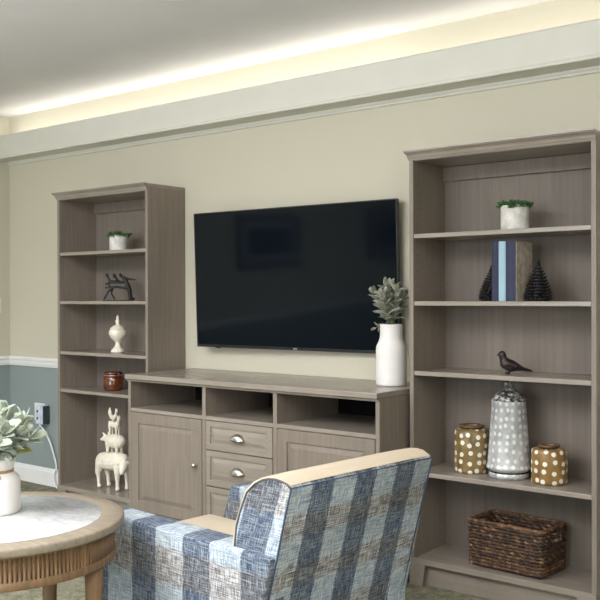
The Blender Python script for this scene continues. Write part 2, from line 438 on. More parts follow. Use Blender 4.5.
# ------------------------------------------------------------------ media console
def console():
    x0, x1, fy, zt = -1.3043, .3590, -.5138, .8856
    t = thing('media_console', 'grey-stained wooden media console with doors, drawers and open cubbies under the television', 'console', (0, 0, 0))
    P = .022
    finish('top_board', B(x0-.002, x1+.0, fy-.022, -.002, zt-.026, zt, bev=.003, seg=2), M_WOODH, t)
    bm = bmesh.new(); extrude_x(bm, [(fy, zt-.040), (fy-.006, zt-.038), (fy-.010, zt-.030), (fy-.016, zt-.0265), (fy, zt-.0265)], x0, x1-.001)
    finish('top_moulding', bm, M_WOODH, t)
    for a in (x0, x1-P): finish('side_panel', B(a, a+P, fy, -.003, 0, zt-.0265, bev=.001, seg=1), M_WOOD, t)
    dv = [(-.732, -.707), (-.255, -.230)]
    for a, b in dv: finish('divider', B(a, b, fy, -.012, .1, zt-.0265, bev=.001, seg=1), M_WOOD, t)
    zs = .700
    finish('cubby_shelf', B(x0+P, x1-P, fy+.001, -.012, zs-.020, zs, bev=.001, seg=1), M_WOODH, t)
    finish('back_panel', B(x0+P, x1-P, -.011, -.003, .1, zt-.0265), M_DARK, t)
    finish('bottom_board', B(x0+P, x1-P, fy+.001, -.012, .105, .135), M_WOODH, t)
    bm = bmesh.new()
    prism(bm, [(x0, 0), (x0+.07, 0), (x0+.09, .10), (x1-.09, .10), (x1-.07, 0), (x1, 0), (x1, .134), (x0, .134)], fy-.006, fy-.0005)
    finish('plinth_frame', bm, M_WOODH, t)
    finish('kick_board', B(x0+P, x1-P, fy+.03, fy+.045, .001, .104), M_WOODH, t)
    g = .003
    for a, b, kx in ((x0+P+g, -.732-g, -.773), (-.230+g, x1-P-g, -.19)):
        bm = bmesh.new(); raised_panel(bm, a, b, .139, zs-.020-g, fy-.002, .02, .058)
        d = finish('door', bm, M_WOOD, t)
        bm = L([(0, .030), (.006, .030), (.0125, .026), (.014, .021), (.011, .016), (.006, .013), (.0055, .004), (.009, .001), (.009, 0)], seg=24)
        bmesh.ops.rotate(bm, verts=bm.verts, matrix=Matrix.Rotation(PI/2, 3, 'X'))
        finish('knob', bm, M_NICKEL, d, (kx, fy-.0025, .440))
    for z0, z1 in ((.530, zs-.020-g), (.345, .526), (.139, .341)):
        bm = bmesh.new(); raised_panel(bm, -.707+g, -.255-g, z0, z1, fy-.002, .02, .030)
        d = finish('drawer', bm, M_WOODH, t)
        # cup pull: a hooded half shell, open below, with a back flange
        bm = bmesh.new(); W, Hh, Dp = .046, .036, .027; nu, nv = 20, 8
        def ring(k, s):
            a = k/nv*PI/2; out = []
            for i in range(nu+1):
                th = PI*i/nu
                out.append(bm.verts.new((-W*s*math.cos(th)*math.cos(a)**.7, -Dp*s*math.sin(a), Hh*s*math.sin(th)*math.cos(a)**.7)))
            return out
        for s in (1, .9):
            rs = [ring(k, s) for k in range(nv)]
            for p, q in zip(rs, rs[1:]):
                for i in range(nu): bm.faces.new((p[i], p[i+1], q[i+1], q[i]))
            cap = bm.verts.new((0, -Dp*s, Hh*s*.12))
            for i in range(nu): bm.faces.new((rs[-1][i], rs[-1][i+1], cap))
            if s == 1: lo = [r[0] for r in rs]+[cap]+[r[-1] for r in rs[::-1]]
            else: li = [r[0] for r in rs]+[cap]+[r[-1] for r in rs[::-1]]
        for i in range(len(lo)-1): bm.faces.new((lo[i], lo[i+1], li[i+1], li[i]))
        bmesh.ops.recalc_face_normals(bm, faces=bm.faces)
        for f in bm.faces: f.smooth = True
        finish('cup_pull', bm, M_NICKEL, d, (-.482, fy-.003, (z0+z1)/2-.012))
console()

# ------------------------------------------------------------------ television
def tv():
    W, Hh, T = 1.3459, .7697, .030
    t = thing('television', 'large black flat screen television mounted on the wall over the media console', 'television', (-1.178, -.0975, 1.023), .0437)
    t.rotation_euler = (math.radians(2.1), 0, .0437)
    bm = bmesh.new(); box(bm, 0, W, 0, .022, 0, Hh, bev=.003)
    finish('casing', bm, M_BLACK, t)
    bm = B(.006, W-.006, -.0015, .0005, .016, Hh-.006); finish('screen', bm, M_SCREEN, t)
    bm = bmesh.new()
    for a in ((0, W, 0, .016), (0, W, Hh-.006, Hh), (0, .006, .016, Hh-.006), (W-.006, W, .016, Hh-.006)): box(bm, a[0], a[1], -.003, .001, a[2], a[3], bev=.0008, seg=1)
    finish('bezel', bm, M_BLACK, t)
    finish('badge', B(W*.515, W*.515+.026, -.0045, -.0025, .004, .012, bev=.0005, seg=1), M_NICKEL, t)
    finish('stand_port', B(.14, .165, -.001, .02, -.005, .0005), M_BLACK, t)
    finish('wall_bracket', B(W*.5-.2, W*.5+.2, .0225, .046, Hh*.35, Hh*.6), M_BLACK, t)
tv()

# ------------------------------------------------------------------ small pots of greenery
def succulent_pot(loc, r, h, label, seed):
    rnd = random.Random(seed)
    t = thing('potted_succulent', label, 'potted plant', loc, group='white pots of green succulents')
    pot = L([(0, 0), (r*.96, 0), (r, .004), (r, h-.002), (r-.003, h), (r-.008, h), (r-.009, h-.014), (0, h-.014)], seg=48)
    finish('pot', pot, M_STONE, t)
    bm = bmesh.new()
    for i in range(46):
        a = rnd.uniform(0, 2*PI); q = math.sqrt(rnd.random())*r*.86
        c = Vector((q*math.cos(a), q*math.sin(a), h-.014))
        tilt = (q/r)*1.15+rnd.uniform(-.15, .2)
        ax = Vector((math.cos(a)*math.sin(tilt), math.sin(a)*math.sin(tilt), math.cos(tilt)))
        ln = rnd.uniform(.024, .038)
        side = ax.orthogonal().normalized(); up = ax.cross(side)
        tube(bm, [c, c+ax*ln*.6], [.0018, .0014], 5)
        for k in range(9):
            b = c+ax*ln*(.3+.7*k/8); an = k*2.4
            d = ((side*math.cos(an)+up*math.sin(an))*(.9-.06*k)+ax*(.35+.1*k)).normalized()
            l = rnd.uniform(.010, .017)
            tube(bm, [b, b+d*l*.5, b+d*l], [.0012, .0032, .0004], 5)
    finish('foliage', bm, M_GREEN, t)
succulent_pot((.839, -.170, 1.5936), .0605, .110, 'round pale stone pot of green succulents on the right bookcase, above the navy books', 1)
succulent_pot((-1.785, -.170, 1.5936), .056, .098, 'round pale stone pot of green succulents on the top shelf of the left bookcase', 2)

# ------------------------------------------------------------------ books and cone bookends
def book(x, w, h, d, cloth, label, side=None, y=-.275):
    t = thing('book', label, 'book', (x, y, 1.2880), group='upright books between black cone bookends')
    c = .0028
    for a, m in ((0, cloth), (w-c, side or cloth)):
        finish('cover', B(a, a+c, .003, d, 0, h, bev=.0008, seg=1), m, t)
    bm = bmesh.new()
    for v in (0,):
        extr = []
        n = 8
        pts = [(w*i/n, .004-.006*math.sin(PI*i/n)) for i in range(n+1)]+[(w*(n-i)/n, .008) for i in range(n+1)]
        lo = [bm.verts.new((p[0], p[1], 0)) for p in pts]; hi = [bm.verts.new((p[0], p[1], h)) for p in pts]
        bm.faces.new(lo); bm.faces.new(hi[::-1])
        for i in range(len(pts)): bm.faces.new((lo[i], hi[i], hi[(i+1) % len(pts)], lo[(i+1) % len(pts)]))
        bmesh.ops.recalc_face_normals(bm, faces=bm.faces)
    finish('spine', bm, cloth, t)
    finish('page_block', B(c+.0005, w-c-.0005, .009, d-.004, .004, h-.004), M_PAPER, t)
book(.7790, .031, .256, .165, M_NAVY, 'leftmost upright book, dark navy cloth, at the left of the pale blue one')
book(.8110, .0325, .256, .165, M_SKY, 'pale blue upright book between two navy ones on the right bookcase')
book(.8445, .049, .256, .165, M_NAVY, 'thick navy upright book at the right of the pale blue one, weathered board side', M_PAGE)

def cone_tree(x, y, r, h, label, seed):
    rnd = random.Random(seed)
    bm = L([(0, 0), (r*.82, 0), (r*.82, .006), (r*.6, .012), (r*.5, h*.4), (r*.2, h*.75), (.004, h*.92), (0, h*.93)], seg=20)
    rows = 13
    for k in range(rows):
        f = k/(rows-1); z = .009+f*(h-.024); rr = (r*.95)*(1-f**1.35)**.9*(.93 if k == 0 else 1)+.003
        n = max(4, int(2*PI*rr/.0180)); q = .78+.22*(1-f)
        for i in range(n):
            a = 2*PI*(i+.5*(k % 2))/n+rnd.uniform(-.1, .1)
            M = Matrix.Rotation(a, 4, 'Z') @ Matrix.Translation((rr-.006, 0, z+rnd.uniform(-.001, .001))) @ Matrix.Rotation(-.5, 4, 'Y') @ Matrix.Diagonal((.0125*q, .0090*q, .0056*q, 1))
            bmesh.ops.create_icosphere(bm, subdivisions=1, radius=1, matrix=M)
    ball(bm, (0, 0, h-.008), (.006, .006, .010))
    bmesh.ops.recalc_face_normals(bm, faces=bm.faces)
    o = finish('cone_bookend', bm, M_IRON, None, (x, y, 1.2878))
    tag(o, label, 'bookend', 'black cone bookends')
cone_tree(.724, -.165, .057, .158, 'black scaly cone bookend at the left of the upright books', 3)
cone_tree(.9530, -.185, .058, .180, 'black scaly cone bookend at the right of the upright books', 4)

# ------------------------------------------------------------------ bird figurine
def bird():
    t = thing('bird_figurine', 'dark bronze bird figurine on the shelf above the tall spotted vase', 'figurine', (.826, -.190, .9640), .60)
    t.scale = (1.1, 1.25, 1.1)
    bm = bmesh.new()
    limb(bm, [(-.032, 0, .083), (-.028, 0, .066), (-.018, 0, .048), (.004, 0, .038), (.030, 0, .032)], [.0155, .0155, .024, .0245, .015])
    limb(bm, [(.020, 0, .032), (.050, 0, .026), (.082, 0, .018)], [.014, .0085, .0045])
    limb(bm, [(-.038, 0, .084), (-.047, 0, .082), (-.054, 0, .079)], [.009, .005, .0018])
    for s in (-1, 1): limb(bm, [(-.010, s*.014, .048), (.018, s*.016, .038), (.056, s*.006, .026)], [.013, .012, .004])
    blob('body', bm, M_BRONZE, t, .0022)
    bm = bmesh.new()
    for s in (-1, 1):
        tube(bm, [(-.004, s*.008, .026), (-.002, s*.009, .016), (-.006, s*.010, .0098)], [.006, .004, .003], 8)
        for k in (-1, 0, 1): tube(bm, [(-.006, s*.010, .0098), (-.020, s*.010+k*.006, .0085)], [.003, .0016], 6)
    finish('feet', bm, M_BRONZE, t)
bird()

# ------------------------------------------------------------------ vases of the right bookcase
M_SPOT_A = spotted('olive_brown_spotted_glaze', (96, 76, 46), (140, 116, 74), (222, 218, 200), .040, .0105)
M_SPOT_B = spotted('amber_brown_spotted_glaze', (112, 84, 46), (150, 118, 68), (228, 224, 210), .040, .0102)
M_SPOT_C = spotted('silvered_spotted_glaze', (150, 152, 155), (208, 209, 210), (226, 227, 222), .035, .0095, (.336, (34, 32, 32)), .2, .4)
def jar(loc, r, h, hr, mat, name, label, group=None):
    prof = [(0, 0), (r*.93, 0), (r*.985, .004), (r, .014), (r*1.005, h*.5), (r*.99, h-.018), (r*.95, h-.006), (r*.80, h)]
    t = thing(name, label, 'jar', loc, group=group)
    prof2 = prof+[(hr, h+.001), (hr, h-.004), (hr*.9, h-.03), (r*.85, h-.035), (r*.85, .01), (0, .008)]
    finish('body', L(prof2, seg=56, uv=True), mat, t)
    rim = [(hr, h-.004), (hr, h+.004), (hr+.008, h+.006), (hr+.010, h+.011), (hr+.007, h+.015), (hr-.004, h+.015), (hr-.007, h+.010), (hr-.008, h-.02), (hr, h-.02)]
    finish('rim', L(rim, seg=48), plain(name+'_rim', (96, 74, 48), .4, var=.2), t)
jar((.612, -.140, .5150), .080, .196, .047, M_SPOT_A, 'spotted_jar', 'olive-brown jar with white spots at the left of the tall grey vase', 'brown spotted jars')
jar((.993, -.168, .5150), .0755, .148, .036, M_SPOT_B, 'spotted_jar', 'shorter amber-brown jar with white spots at the right of the tall grey vase', 'brown spotted jars')
t = thing('tall_vase', 'tall grey vase with white spots and blackened neck between two brown jars', 'vase', (.803, -.158, .5150))
prof = [(0, 0), (.080, 0), (.087, .005), (.088, .016), (.084, .022), (.083, .030), (.089, .035), (.096, .040), (.0985, .048), (.0945, .054), (.093, .062), (.0735, .328), (.0765, .333), (.0765, .341), (.071, .347),
        (.060, .362), (.040, .376), (.025, .384), (.020, .392), (.019, .408), (.024, .416), (.024, .419), (.017, .420), (.014, .40), (.02, .375), (.06, .33), (.08, .05), (0, .01)]
finish('body', L(prof, seg=64, uv=True), M_SPOT_C, t)
bm = bmesh.new(); lathe(bm, [(.0835, .0235), (.0865, .026), (.0865, .030), (.083, .033)], seg=64)
finish('foot_band', bm, M_IRON, t)

# ------------------------------------------------------------------ woven basket
def basket():
    t = thing('woven_basket', 'dark brown woven rectangular basket on the bottom shelf of the right bookcase', 'basket', (.834, -.149, .1222), math.radians(-4))
    tone_parts = []
    def rr(s, w, d, rc, n=220):
        """point on a rounded rectangle by arclength fraction, with outward normal"""
        segs = [(w-2*rc), PI/2*rc, (d-2*rc), PI/2*rc]*2; tot = sum(segs); x = (s % 1)*tot
        i = 0
        while x > segs[i]: x -= segs[i]; i += 1
        hw, hd = w/2, d/2
        st = [((-hw+rc, -hd), (1, 0), (0, -1)), None, ((hw, -hd+rc), (0, 1), (1, 0)), None, ((hw-rc, hd), (-1, 0), (0, 1)), None, ((-hw, hd-rc), (0, -1), (-1, 0)), None]
        cc = {1: ((hw-rc, -hd+rc), -PI/2), 3: ((hw-rc, hd-rc), 0), 5: ((-hw+rc, hd-rc), PI/2), 7: ((-hw+rc, -hd+rc), PI)}
        if i % 2 == 0:
            p, q, nn = st[i]; return (p[0]+q[0]*x, p[1]+q[1]*x), nn
        c, a0 = cc[i]; a = a0+x/rc
        return (c[0]+rc*math.cos(a), c[1]+rc*math.sin(a)), (math.cos(a), math.sin(a))
    W, D, H = .345, .212, .205
    bm = bmesh.new(); lay = bm.verts.layers.float.new('tone')
    rnd = random.Random(5); rows = 13; N = 150; stakes = 13
    def hole(x, z): return abs(x[1]) < .042 and abs(x[0]) > W/2-.02 and H-.058 < z < H-.022
    for k in range(rows):
        z = .0155+k*(H-.031)/(rows-1); g = 1+.045*z/H
        for strand in (0, 1):
            ph = PI*(k % 2)+PI*strand; runs = []; cur = []
            tone0 = rnd.uniform(-.25, .6)
            for i in range(N+1):
                (x, y), nn = rr(i/N, W*g, D*g, .022)
                off = .0058*math.sin(stakes*2*PI*i/N*2+ph); zz = z+.0030*math.cos(stakes*4*PI*i/N+ph)+.0030*noise.noise((i*.3, k*3.1, strand))
                if hole((x, y), zz):
                    if len(cur) > 2: runs.append(cur)
                    cur = []
                else: cur.append((x+nn[0]*off, y+nn[1]*off, zz))
            if len(cur) > 2: runs.append(cur)
            for rn in runs:
                n0 = len(bm.verts)
                tube(bm, rn, [.0066+.0022*noise.noise((p[0]*60, p[1]*60, k*2+strand)) for p in rn], 6)
                bm.verts.ensure_lookup_table()
                for vi in range(n0, len(bm.verts)):
                    v = bm.verts[vi]; v[lay] = tone0*.6+.5*noise.noise(v.co*22+Vector((k*5, strand*9, 0)))
    finish('woven_wall', bm, M_BASKET, t)
    bm = bmesh.new(); lay = bm.verts.layers.float.new('tone')
    for q in range(3):
        pts = []
        for i in range(200):
            (x, y), nn = rr(i/200, W*1.045, D*1.045, .022); a = i/200*2*PI*24+q*2*PI/3
            pts.append((x+nn[0]*.0045*math.cos(a), y+nn[1]*.0045*math.cos(a), H-.006+.0045*math.sin(a)))
        tube(bm, pts, .0052, 6, closed=True)
    for v in bm.verts: v[lay] = .35+.3*noise.noise(v.co*30)
    finish('braided_rim', bm, M_BASKET, t)
    bm = bmesh.new(); lay = bm.verts.layers.float.new('tone')
    box(bm, -W/2+.008, W/2-.008, -D/2+.008, D/2-.008, 0.001, .007)
    for i in range(stakes*2):
        (x, y), nn = rr((i+.5)/(stakes*2), W, D, .02)
        if abs(y) < .05 and abs(x) > W/2-.02: continue
        tube(bm, [(x, y, .004), (x*1.045, y*1.045, H-.008)], .0032, 6)
    for v in bm.verts: v[lay] = -.1
    finish('base_and_stakes', bm, M_BASKET, t)
basket()

# ------------------------------------------------------------------ left bookcase ornaments
def black_sculpture():
    t = thing('abstract_sculpture', 'small black metal sculpture of branching figures on the left bookcase', 'sculpture', (-1.795, -.168, 1.2879), .62)
    def q(cx, cy, y=0): return (((90+cx/6)-117.8)/161*1.0, y, max(.0125, (300.3-(210+cy/6))/161))
    bm = bmesh.new(); box(bm, -.092, .092, -.022, .022, 0, .006, bev=.002)
    finish('base', bm, M_IRON, t)
    bm = bmesh.new()
    def lb(pts, r): limb(bm, [q(*p) for p in pts], r, 8)
    K = 1.25
    def lb(pts, r): limb(bm, [q(*p) for p in pts], [x*K for x in r], 8)
    lb([(200, 402), (222, 440), (236, 480), (242, 530)], [.009, .0115, .012, .010])
    lb([(242, 528, 0), (262, 531, 0)], [.008, .006])
    lb([(196, 404), (232, 412), (272, 417)], [.008, .006, .003])
    for x, y in ((100, 388), (143, 390), (181, 386)): lb([(x, y), (x+4, y+8)], [.0085, .0075])
    lb([(102, 392), (118, 420, -.008), (158, 428)], [.006, .006, .006])
    lb([(146, 395), (166, 424, .006), (196, 430)], [.006, .006, .006])
    lb([(184, 392), (204, 414), (212, 424)], [.006, .007, .008])
    lb([(94, 440), (132, 432, -.006), (206, 430)], [.005, .006, .008])
    lb([(92, 463), (150, 457), (220, 466)], [.0045, .006, .007])
    lb([(142, 460), (108, 484), (84, 528)], [.006, .005, .005])
    lb([(132, 462, .01), (124, 498, .01), (142, 528, .01)], [.006, .005, .005])
    lb([(112, 420, .01), (106, 440, .008), (122, 462, .005)], [.0045, .0045, .0045])
    blob('figures', bm, M_IRON, t, .0024, smooth=2)
black_sculpture()

def finial_jar():
    t = thing('lidded_urn', 'white ceramic pedestal urn with pointed lid on the left bookcase', 'urn', (-1.797, -.170, .9703))
    body = [(0, 0), (.040, 0), (.043, .004), (.041, .012), (.032, .022), (.020, .036), (.015, .052), (.017, .064), (.026, .074), (.042, .088), (.053, .106), (.0555, .120), (.052, .134), (.047, .141), (.044, .142), (.04, .13), (0, .10)]
    finish('bowl', L(body, seg=48), M_CREAM, t)
    lid = [(0, .1425), (.046, .1425), (.048, .146), (.040, .154), (.026, .164), (.014, .170), (.010, .176), (.0125, .183), (.0155, .189), (.013, .197), (.008, .202), (.0095, .208), (.010, .213), (.006, .221), (.0025, .230), (0, .232)]
    finish('lid', L(lid, seg=40), M_CREAM, t)
finial_jar()

def amber_jar():
    t = thing('amber_jar', 'squat amber-brown glass jar on the lower shelf of the left bookcase', 'jar', (-1.845, -.165, .7326))
    prof = [(0, 0), (.054, 0), (.060, .006), (.0615, .018), (.0615, .078), (.057, .086), (.052, .090), (.052, .096), (.048, .096), (.048, .088), (.056, .076), (.056, .008), (0, .006)]
    finish('body', L(prof, seg=48), M_GLASSY, t)
    finish('lid', L([(0, .097), (.054, .097), (.057, .101), (.057, .110), (.052, .116), (.02, .119), (0, .119)], seg=48), M_GLASSY, t)
    bm = L([(.0535, .091), (.056, .092), (.056, .0955), (.0535, .0965)], seg=48)
    tube(bm, [(-.055, -.01, .094), (-.070, -.012, .097), (-.072, -.012, .088), (-.062, -.012, .078)], .0016, 6)
    tube(bm, [(.055, -.01, .094), (.066, -.012, .100), (.064, -.012, .108), (.052, -.012, .110)], .0016, 6)
    finish('wire_clamp', bm, M_NICKEL, t)
amber_jar()

def farm_stack():
    t = thing('stacked_animal_figurine', 'cream figurine of stacked farm animals at the bottom of the left bookcase', 'figurine', (-1.833, -.178, .1262))
    t.scale = (1.03, 1.03, 1.03)
    # bull
    bm = bmesh.new()
    limb(bm, [(-.088, 0, .158), (-.045, 0, .160), (0, 0, .160), (.042, 0, .168), (.076, 0, .166)], [.052, .056, .056, .058, .048], 14)
    for x, s, k in ((-.100, -1, 0), (-.084, 1, 0), (.072, -1, 1), (.086, 1, 1)):
        y = s*.030
        if k == 0: limb(bm, [(x+.008, y*.8, .140), (x-.008, y, .090), (x-.006+.004, y, .060), (x+.002, y, .018), (x+.006, y, .010)], [.032, .018, .0115, .0105, .0135])
        else: limb(bm, [(x-.004, y*.8, .140), (x, y, .085), (x, y, .050), (x, y, .018), (x+.004, y-.003, .010)], [.028, .017, .0115, .0105, .0135])
    limb(bm, [(.088, 0, .178), (.112, -.012, .172), (.128, -.030, .150), (.134, -.046, .124)], [.040, .033, .026, .018], 12)
    limb(bm, [(.134, -.048, .122), (.136, -.052, .116)], [.016, .013])
    for s in (-1, 1):
        limb(bm, [(.122+s*.016, -.022+s*.012, .172), (.122+s*.034, -.024+s*.024, .166)], [.009, .006])
        limb(bm, [(.122+s*.010, -.020, .180), (.122+s*.022, -.030, .198)], [.007, .003])
    limb(bm, [(-.138, 0, .172), (-.148, 0, .135), (-.142, 0, .088), (-.142, 0, .076)], [.007, .0045, .005, .009])
    blob('bull', bm, M_CREAM, t, .0034, smooth=3)
    # pig, facing the other way
    bm = bmesh.new(); z = .218
    limb(bm, [(.056, 0, z+.070), (.014, 0, z+.066), (-.024, 0, z+.070)], [.039, .043, .037], 12)
    limb(bm, [(-.040, 0, z+.076), (-.062, -.006, z+.080), (-.084, -.012, z+.072)], [.028, .022, .011])
    limb(bm, [(-.086, -.013, z+.071), (-.090, -.014, z+.070)], [.011, .010])
    for s in (-1, 1):
        limb(bm, [(-.058, s*.016, z+.098), (-.072, s*.020, z+.112)], [.009, .004])
        limb(bm, [(-.030, s*.018, z+.050), (-.032, s*.018, z+.020), (-.034, s*.018, z+.002)], [.017, .0095, .0085])
        limb(bm, [(.050, s*.018, z+.050), (.052, s*.018, z+.020), (.050, s*.018, z+.002)], [.018, .010, .0085])
    limb(bm, [(.082, 0, z+.078), (.092, 0, z+.088), (.094, .004, z+.078)], [.005, .003, .0025])
    blob('pig', bm, M_CREAM, t, .003, smooth=3)
    # goat standing on the pig
    bm = bmesh.new(); z = .320
    limb(bm, [(-.016, 0, z+.066), (.012, 0, z+.062), (.034, 0, z+.066)], [.020, .018, .019], 12)
    for x in (-.020, .038):
        for s in (-1, 1): limb(bm, [(x, s*.009, z+.056), (x, s*.010, z+.030), (x, s*.010, z+.002)], [.011, .006, .0055])
    limb(bm, [(.042, 0, z+.072), (.052, 0, z+.094), (.054, 0, z+.104)], [.013, .011, .012])
    limb(bm, [(.054, 0, z+.106), (.062, -.008, z+.100), (.068, -.014, z+.094)], [.012, .009, .006])
    for s in (-1, 1): limb(bm, [(.050, s*.006, z+.112), (.046, s*.010, z+.124)], [.005, .0022])
    limb(bm, [(-.034, 0, z+.070), (-.040, 0, z+.082)], [.005, .003])
    blob('goat', bm, M_CREAM, t, .0026, smooth=3)
    bm = bmesh.new(); z = .400
    limb(bm, [(-.014, 0, z+.028), (.006, 0, z+.026), (.018, 0, z+.034)], [.014, .0155, .012], 12)
    limb(bm, [(.020, 0, z+.036), (.026, 0, z+.054), (.028, 0, z+.066)], [.011, .0075, .0085])
    limb(bm, [(.034, 0, z+.066), (.042, 0, z+.064)], [.004, .0015])
    for k in range(3): limb(bm, [(.023+k*.005, 0, z+.074), (.021+k*.006, 0, z+.081)], [.0035, .002])
    for k in range(4):
        a = .25+k*.28
        limb(bm, [(-.018, 0, z+.030), (-.018-.022*math.sin(a), 0, z+.030+.030*math.cos(a)), (-.018-.026*math.sin(a)-.006, 0, z+.030+.056*math.cos(a))], [.009, .006, .0025])
    for s in (-1, 1): limb(bm, [(0, s*.006, z+.016), (.001, s*.006, z-.012)], [.005, .003])
    blob('rooster', bm, M_CREAM, t, .0022, smooth=2)
farm_stack()

# ------------------------------------------------------------------ leaves
def leaf(bm, base, d, up, length, width, droop=.3, fold=.25, mi=0):
    d = Vector(d).normalized(); up = Vector(up); side = d.cross(up)
    if side.length < 1e-4: side = d.orthogonal()
    side.normalize(); up = side.cross(d).normalized()
    n = 8; rows = []
    for i in range(n+1):
        s = i/n; w = width*.5*(math.sin(PI*(.05+.90*s))**.62)*(1-.12*s)
        c = Vector(base)+d*(length*s)-up*(droop*length*s*s)
        row = []
        for k, a in enumerate((-1, -.55, 0, .55, 1)):
            row.append(c+side*(a*w)+up*(abs(a)**1.3*fold*w))
        rows.append(row)
    th = up*.0009
    T = [[bm.verts.new(p+th) for p in r] for r in rows]; Bt = [[bm.verts.new(p-th) for p in r] for r in rows]
    def F(v):
        f = bm.faces.new(v); f.smooth = True; f.material_index = mi
    for i in range(n):
        for k in range(4):
            F((T[i][k], T[i][k+1], T[i+1][k+1], T[i+1][k])); F((Bt[i][k+1], Bt[i][k], Bt[i+1][k], Bt[i+1][k+1]))
        F((T[i][0], T[i+1][0], Bt[i+1][0], Bt[i][0])); F((T[i+1][4], T[i][4], Bt[i][4], Bt[i+1][4]))
    for k in range(4):
        F((T[0][k+1], T[0][k], Bt[0][k], Bt[0][k+1])); F((T[n][k], T[n][k+1], Bt[n][k+1], Bt[n][k]))

def bouquet(t, z0, stems, mats, seed, neck):
    rnd = random.Random(seed)
    fol = bmesh.new(); stm = bmesh.new()
    for (ax, ay, ht, pairs, ll, lw, curve) in stems:
        pts = []
        for i in range(9):
            s = i/8; pts.append(Vector((ax*ht*(s**1.4)+.3*neck*ax, ay*ht*(s**1.4)+.3*neck*ay, z0+ht*(s-curve*s*s))))
        tube(stm, pts, [.003-.0015*i/8 for i in range(9)], 6)
        ang = rnd.uniform(0, PI)
        for p in range(pairs):
            s = .30+.70*p/(pairs-1); k = min(7, int(s*8)); fpos = pts[k].lerp(pts[min(8, k+1)], s*8-k if k < 8 else 0)
            tg = (pts[min(8, k+1)]-pts[max(0, k-1)]).normalized(); a0 = tg.orthogonal().normalized(); b0 = tg.cross(a0)
            ang += PI/2+rnd.uniform(-.3, .3)
            for sg in (0, PI):
                if rnd.random() < .06: continue
                o = a0*math.cos(ang+sg)+b0*math.sin(ang+sg)
                dr = (o*(1.0-.35*s)+tg*(.45+.55*s)+Vector((0, 0, .1))).normalized()
                sc_ = (1-.35*s)*rnd.uniform(.8, 1.15)
                leaf(fol, fpos, dr, tg, ll*sc_, lw*sc_, rnd.uniform(.1, .45), .22, 1 if (rnd.random() < .04) else 0)
        leaf(fol, pts[-1], (pts[-1]-pts[-2]), (ax, ay, .3), ll*.6, lw*.6, .1, .3, 0)
    finish('foliage', fol, mats, t); finish('stems', stm, M_STEM, t)

# white bottle vase on the console
t = thing('bottle_vase', 'tall matte white bottle vase of dusty grey-green leaves on the right end of the console', 'vase', (.218, -.198, .8860))
prof = [(0, 0), (.066, 0), (.0715, .005), (.0735, .014), (.0735, .168), (.071, .186), (.062, .206), (.0555, .222), (.0535, .236), (.0535, .286), (.0545, .290), (.052, .292), (.049, .290), (.049, .235), (.068, .165), (.068, .012), (0, .008)]
prof = [(r+(.0006 if i % 2 and 3 < i < 12 else 0), z) for i, (r, z) in enumerate(prof)]
finish('body', L(prof, seg=56), M_BISQUE, t)
finish('water_line', L([(0, .20), (.050, .20)], seg=24), M_DARK, t) if False else None
rs = random.Random(11)
stems = []
for a, tilt, h in ((0, .05, .120), (.9, .35, .100), (2.0, .40, .105), (3.0, .42, .095), (3.9, .40, .105), (4.8, .45, .100), (5.6, .38, .110), (2.6, .22, .13), (5.1, .15, .125), (4.3, .3, .09)):
    stems.append((tilt*math.cos(a), tilt*math.sin(a), h*1.75, 6, .070, .038, .05))
stems.append((-.85, -.20, .075, 4, .045, .022, .85))
bouquet(t, .262, stems, [M_SAGE, M_LAMB], 21, .05)

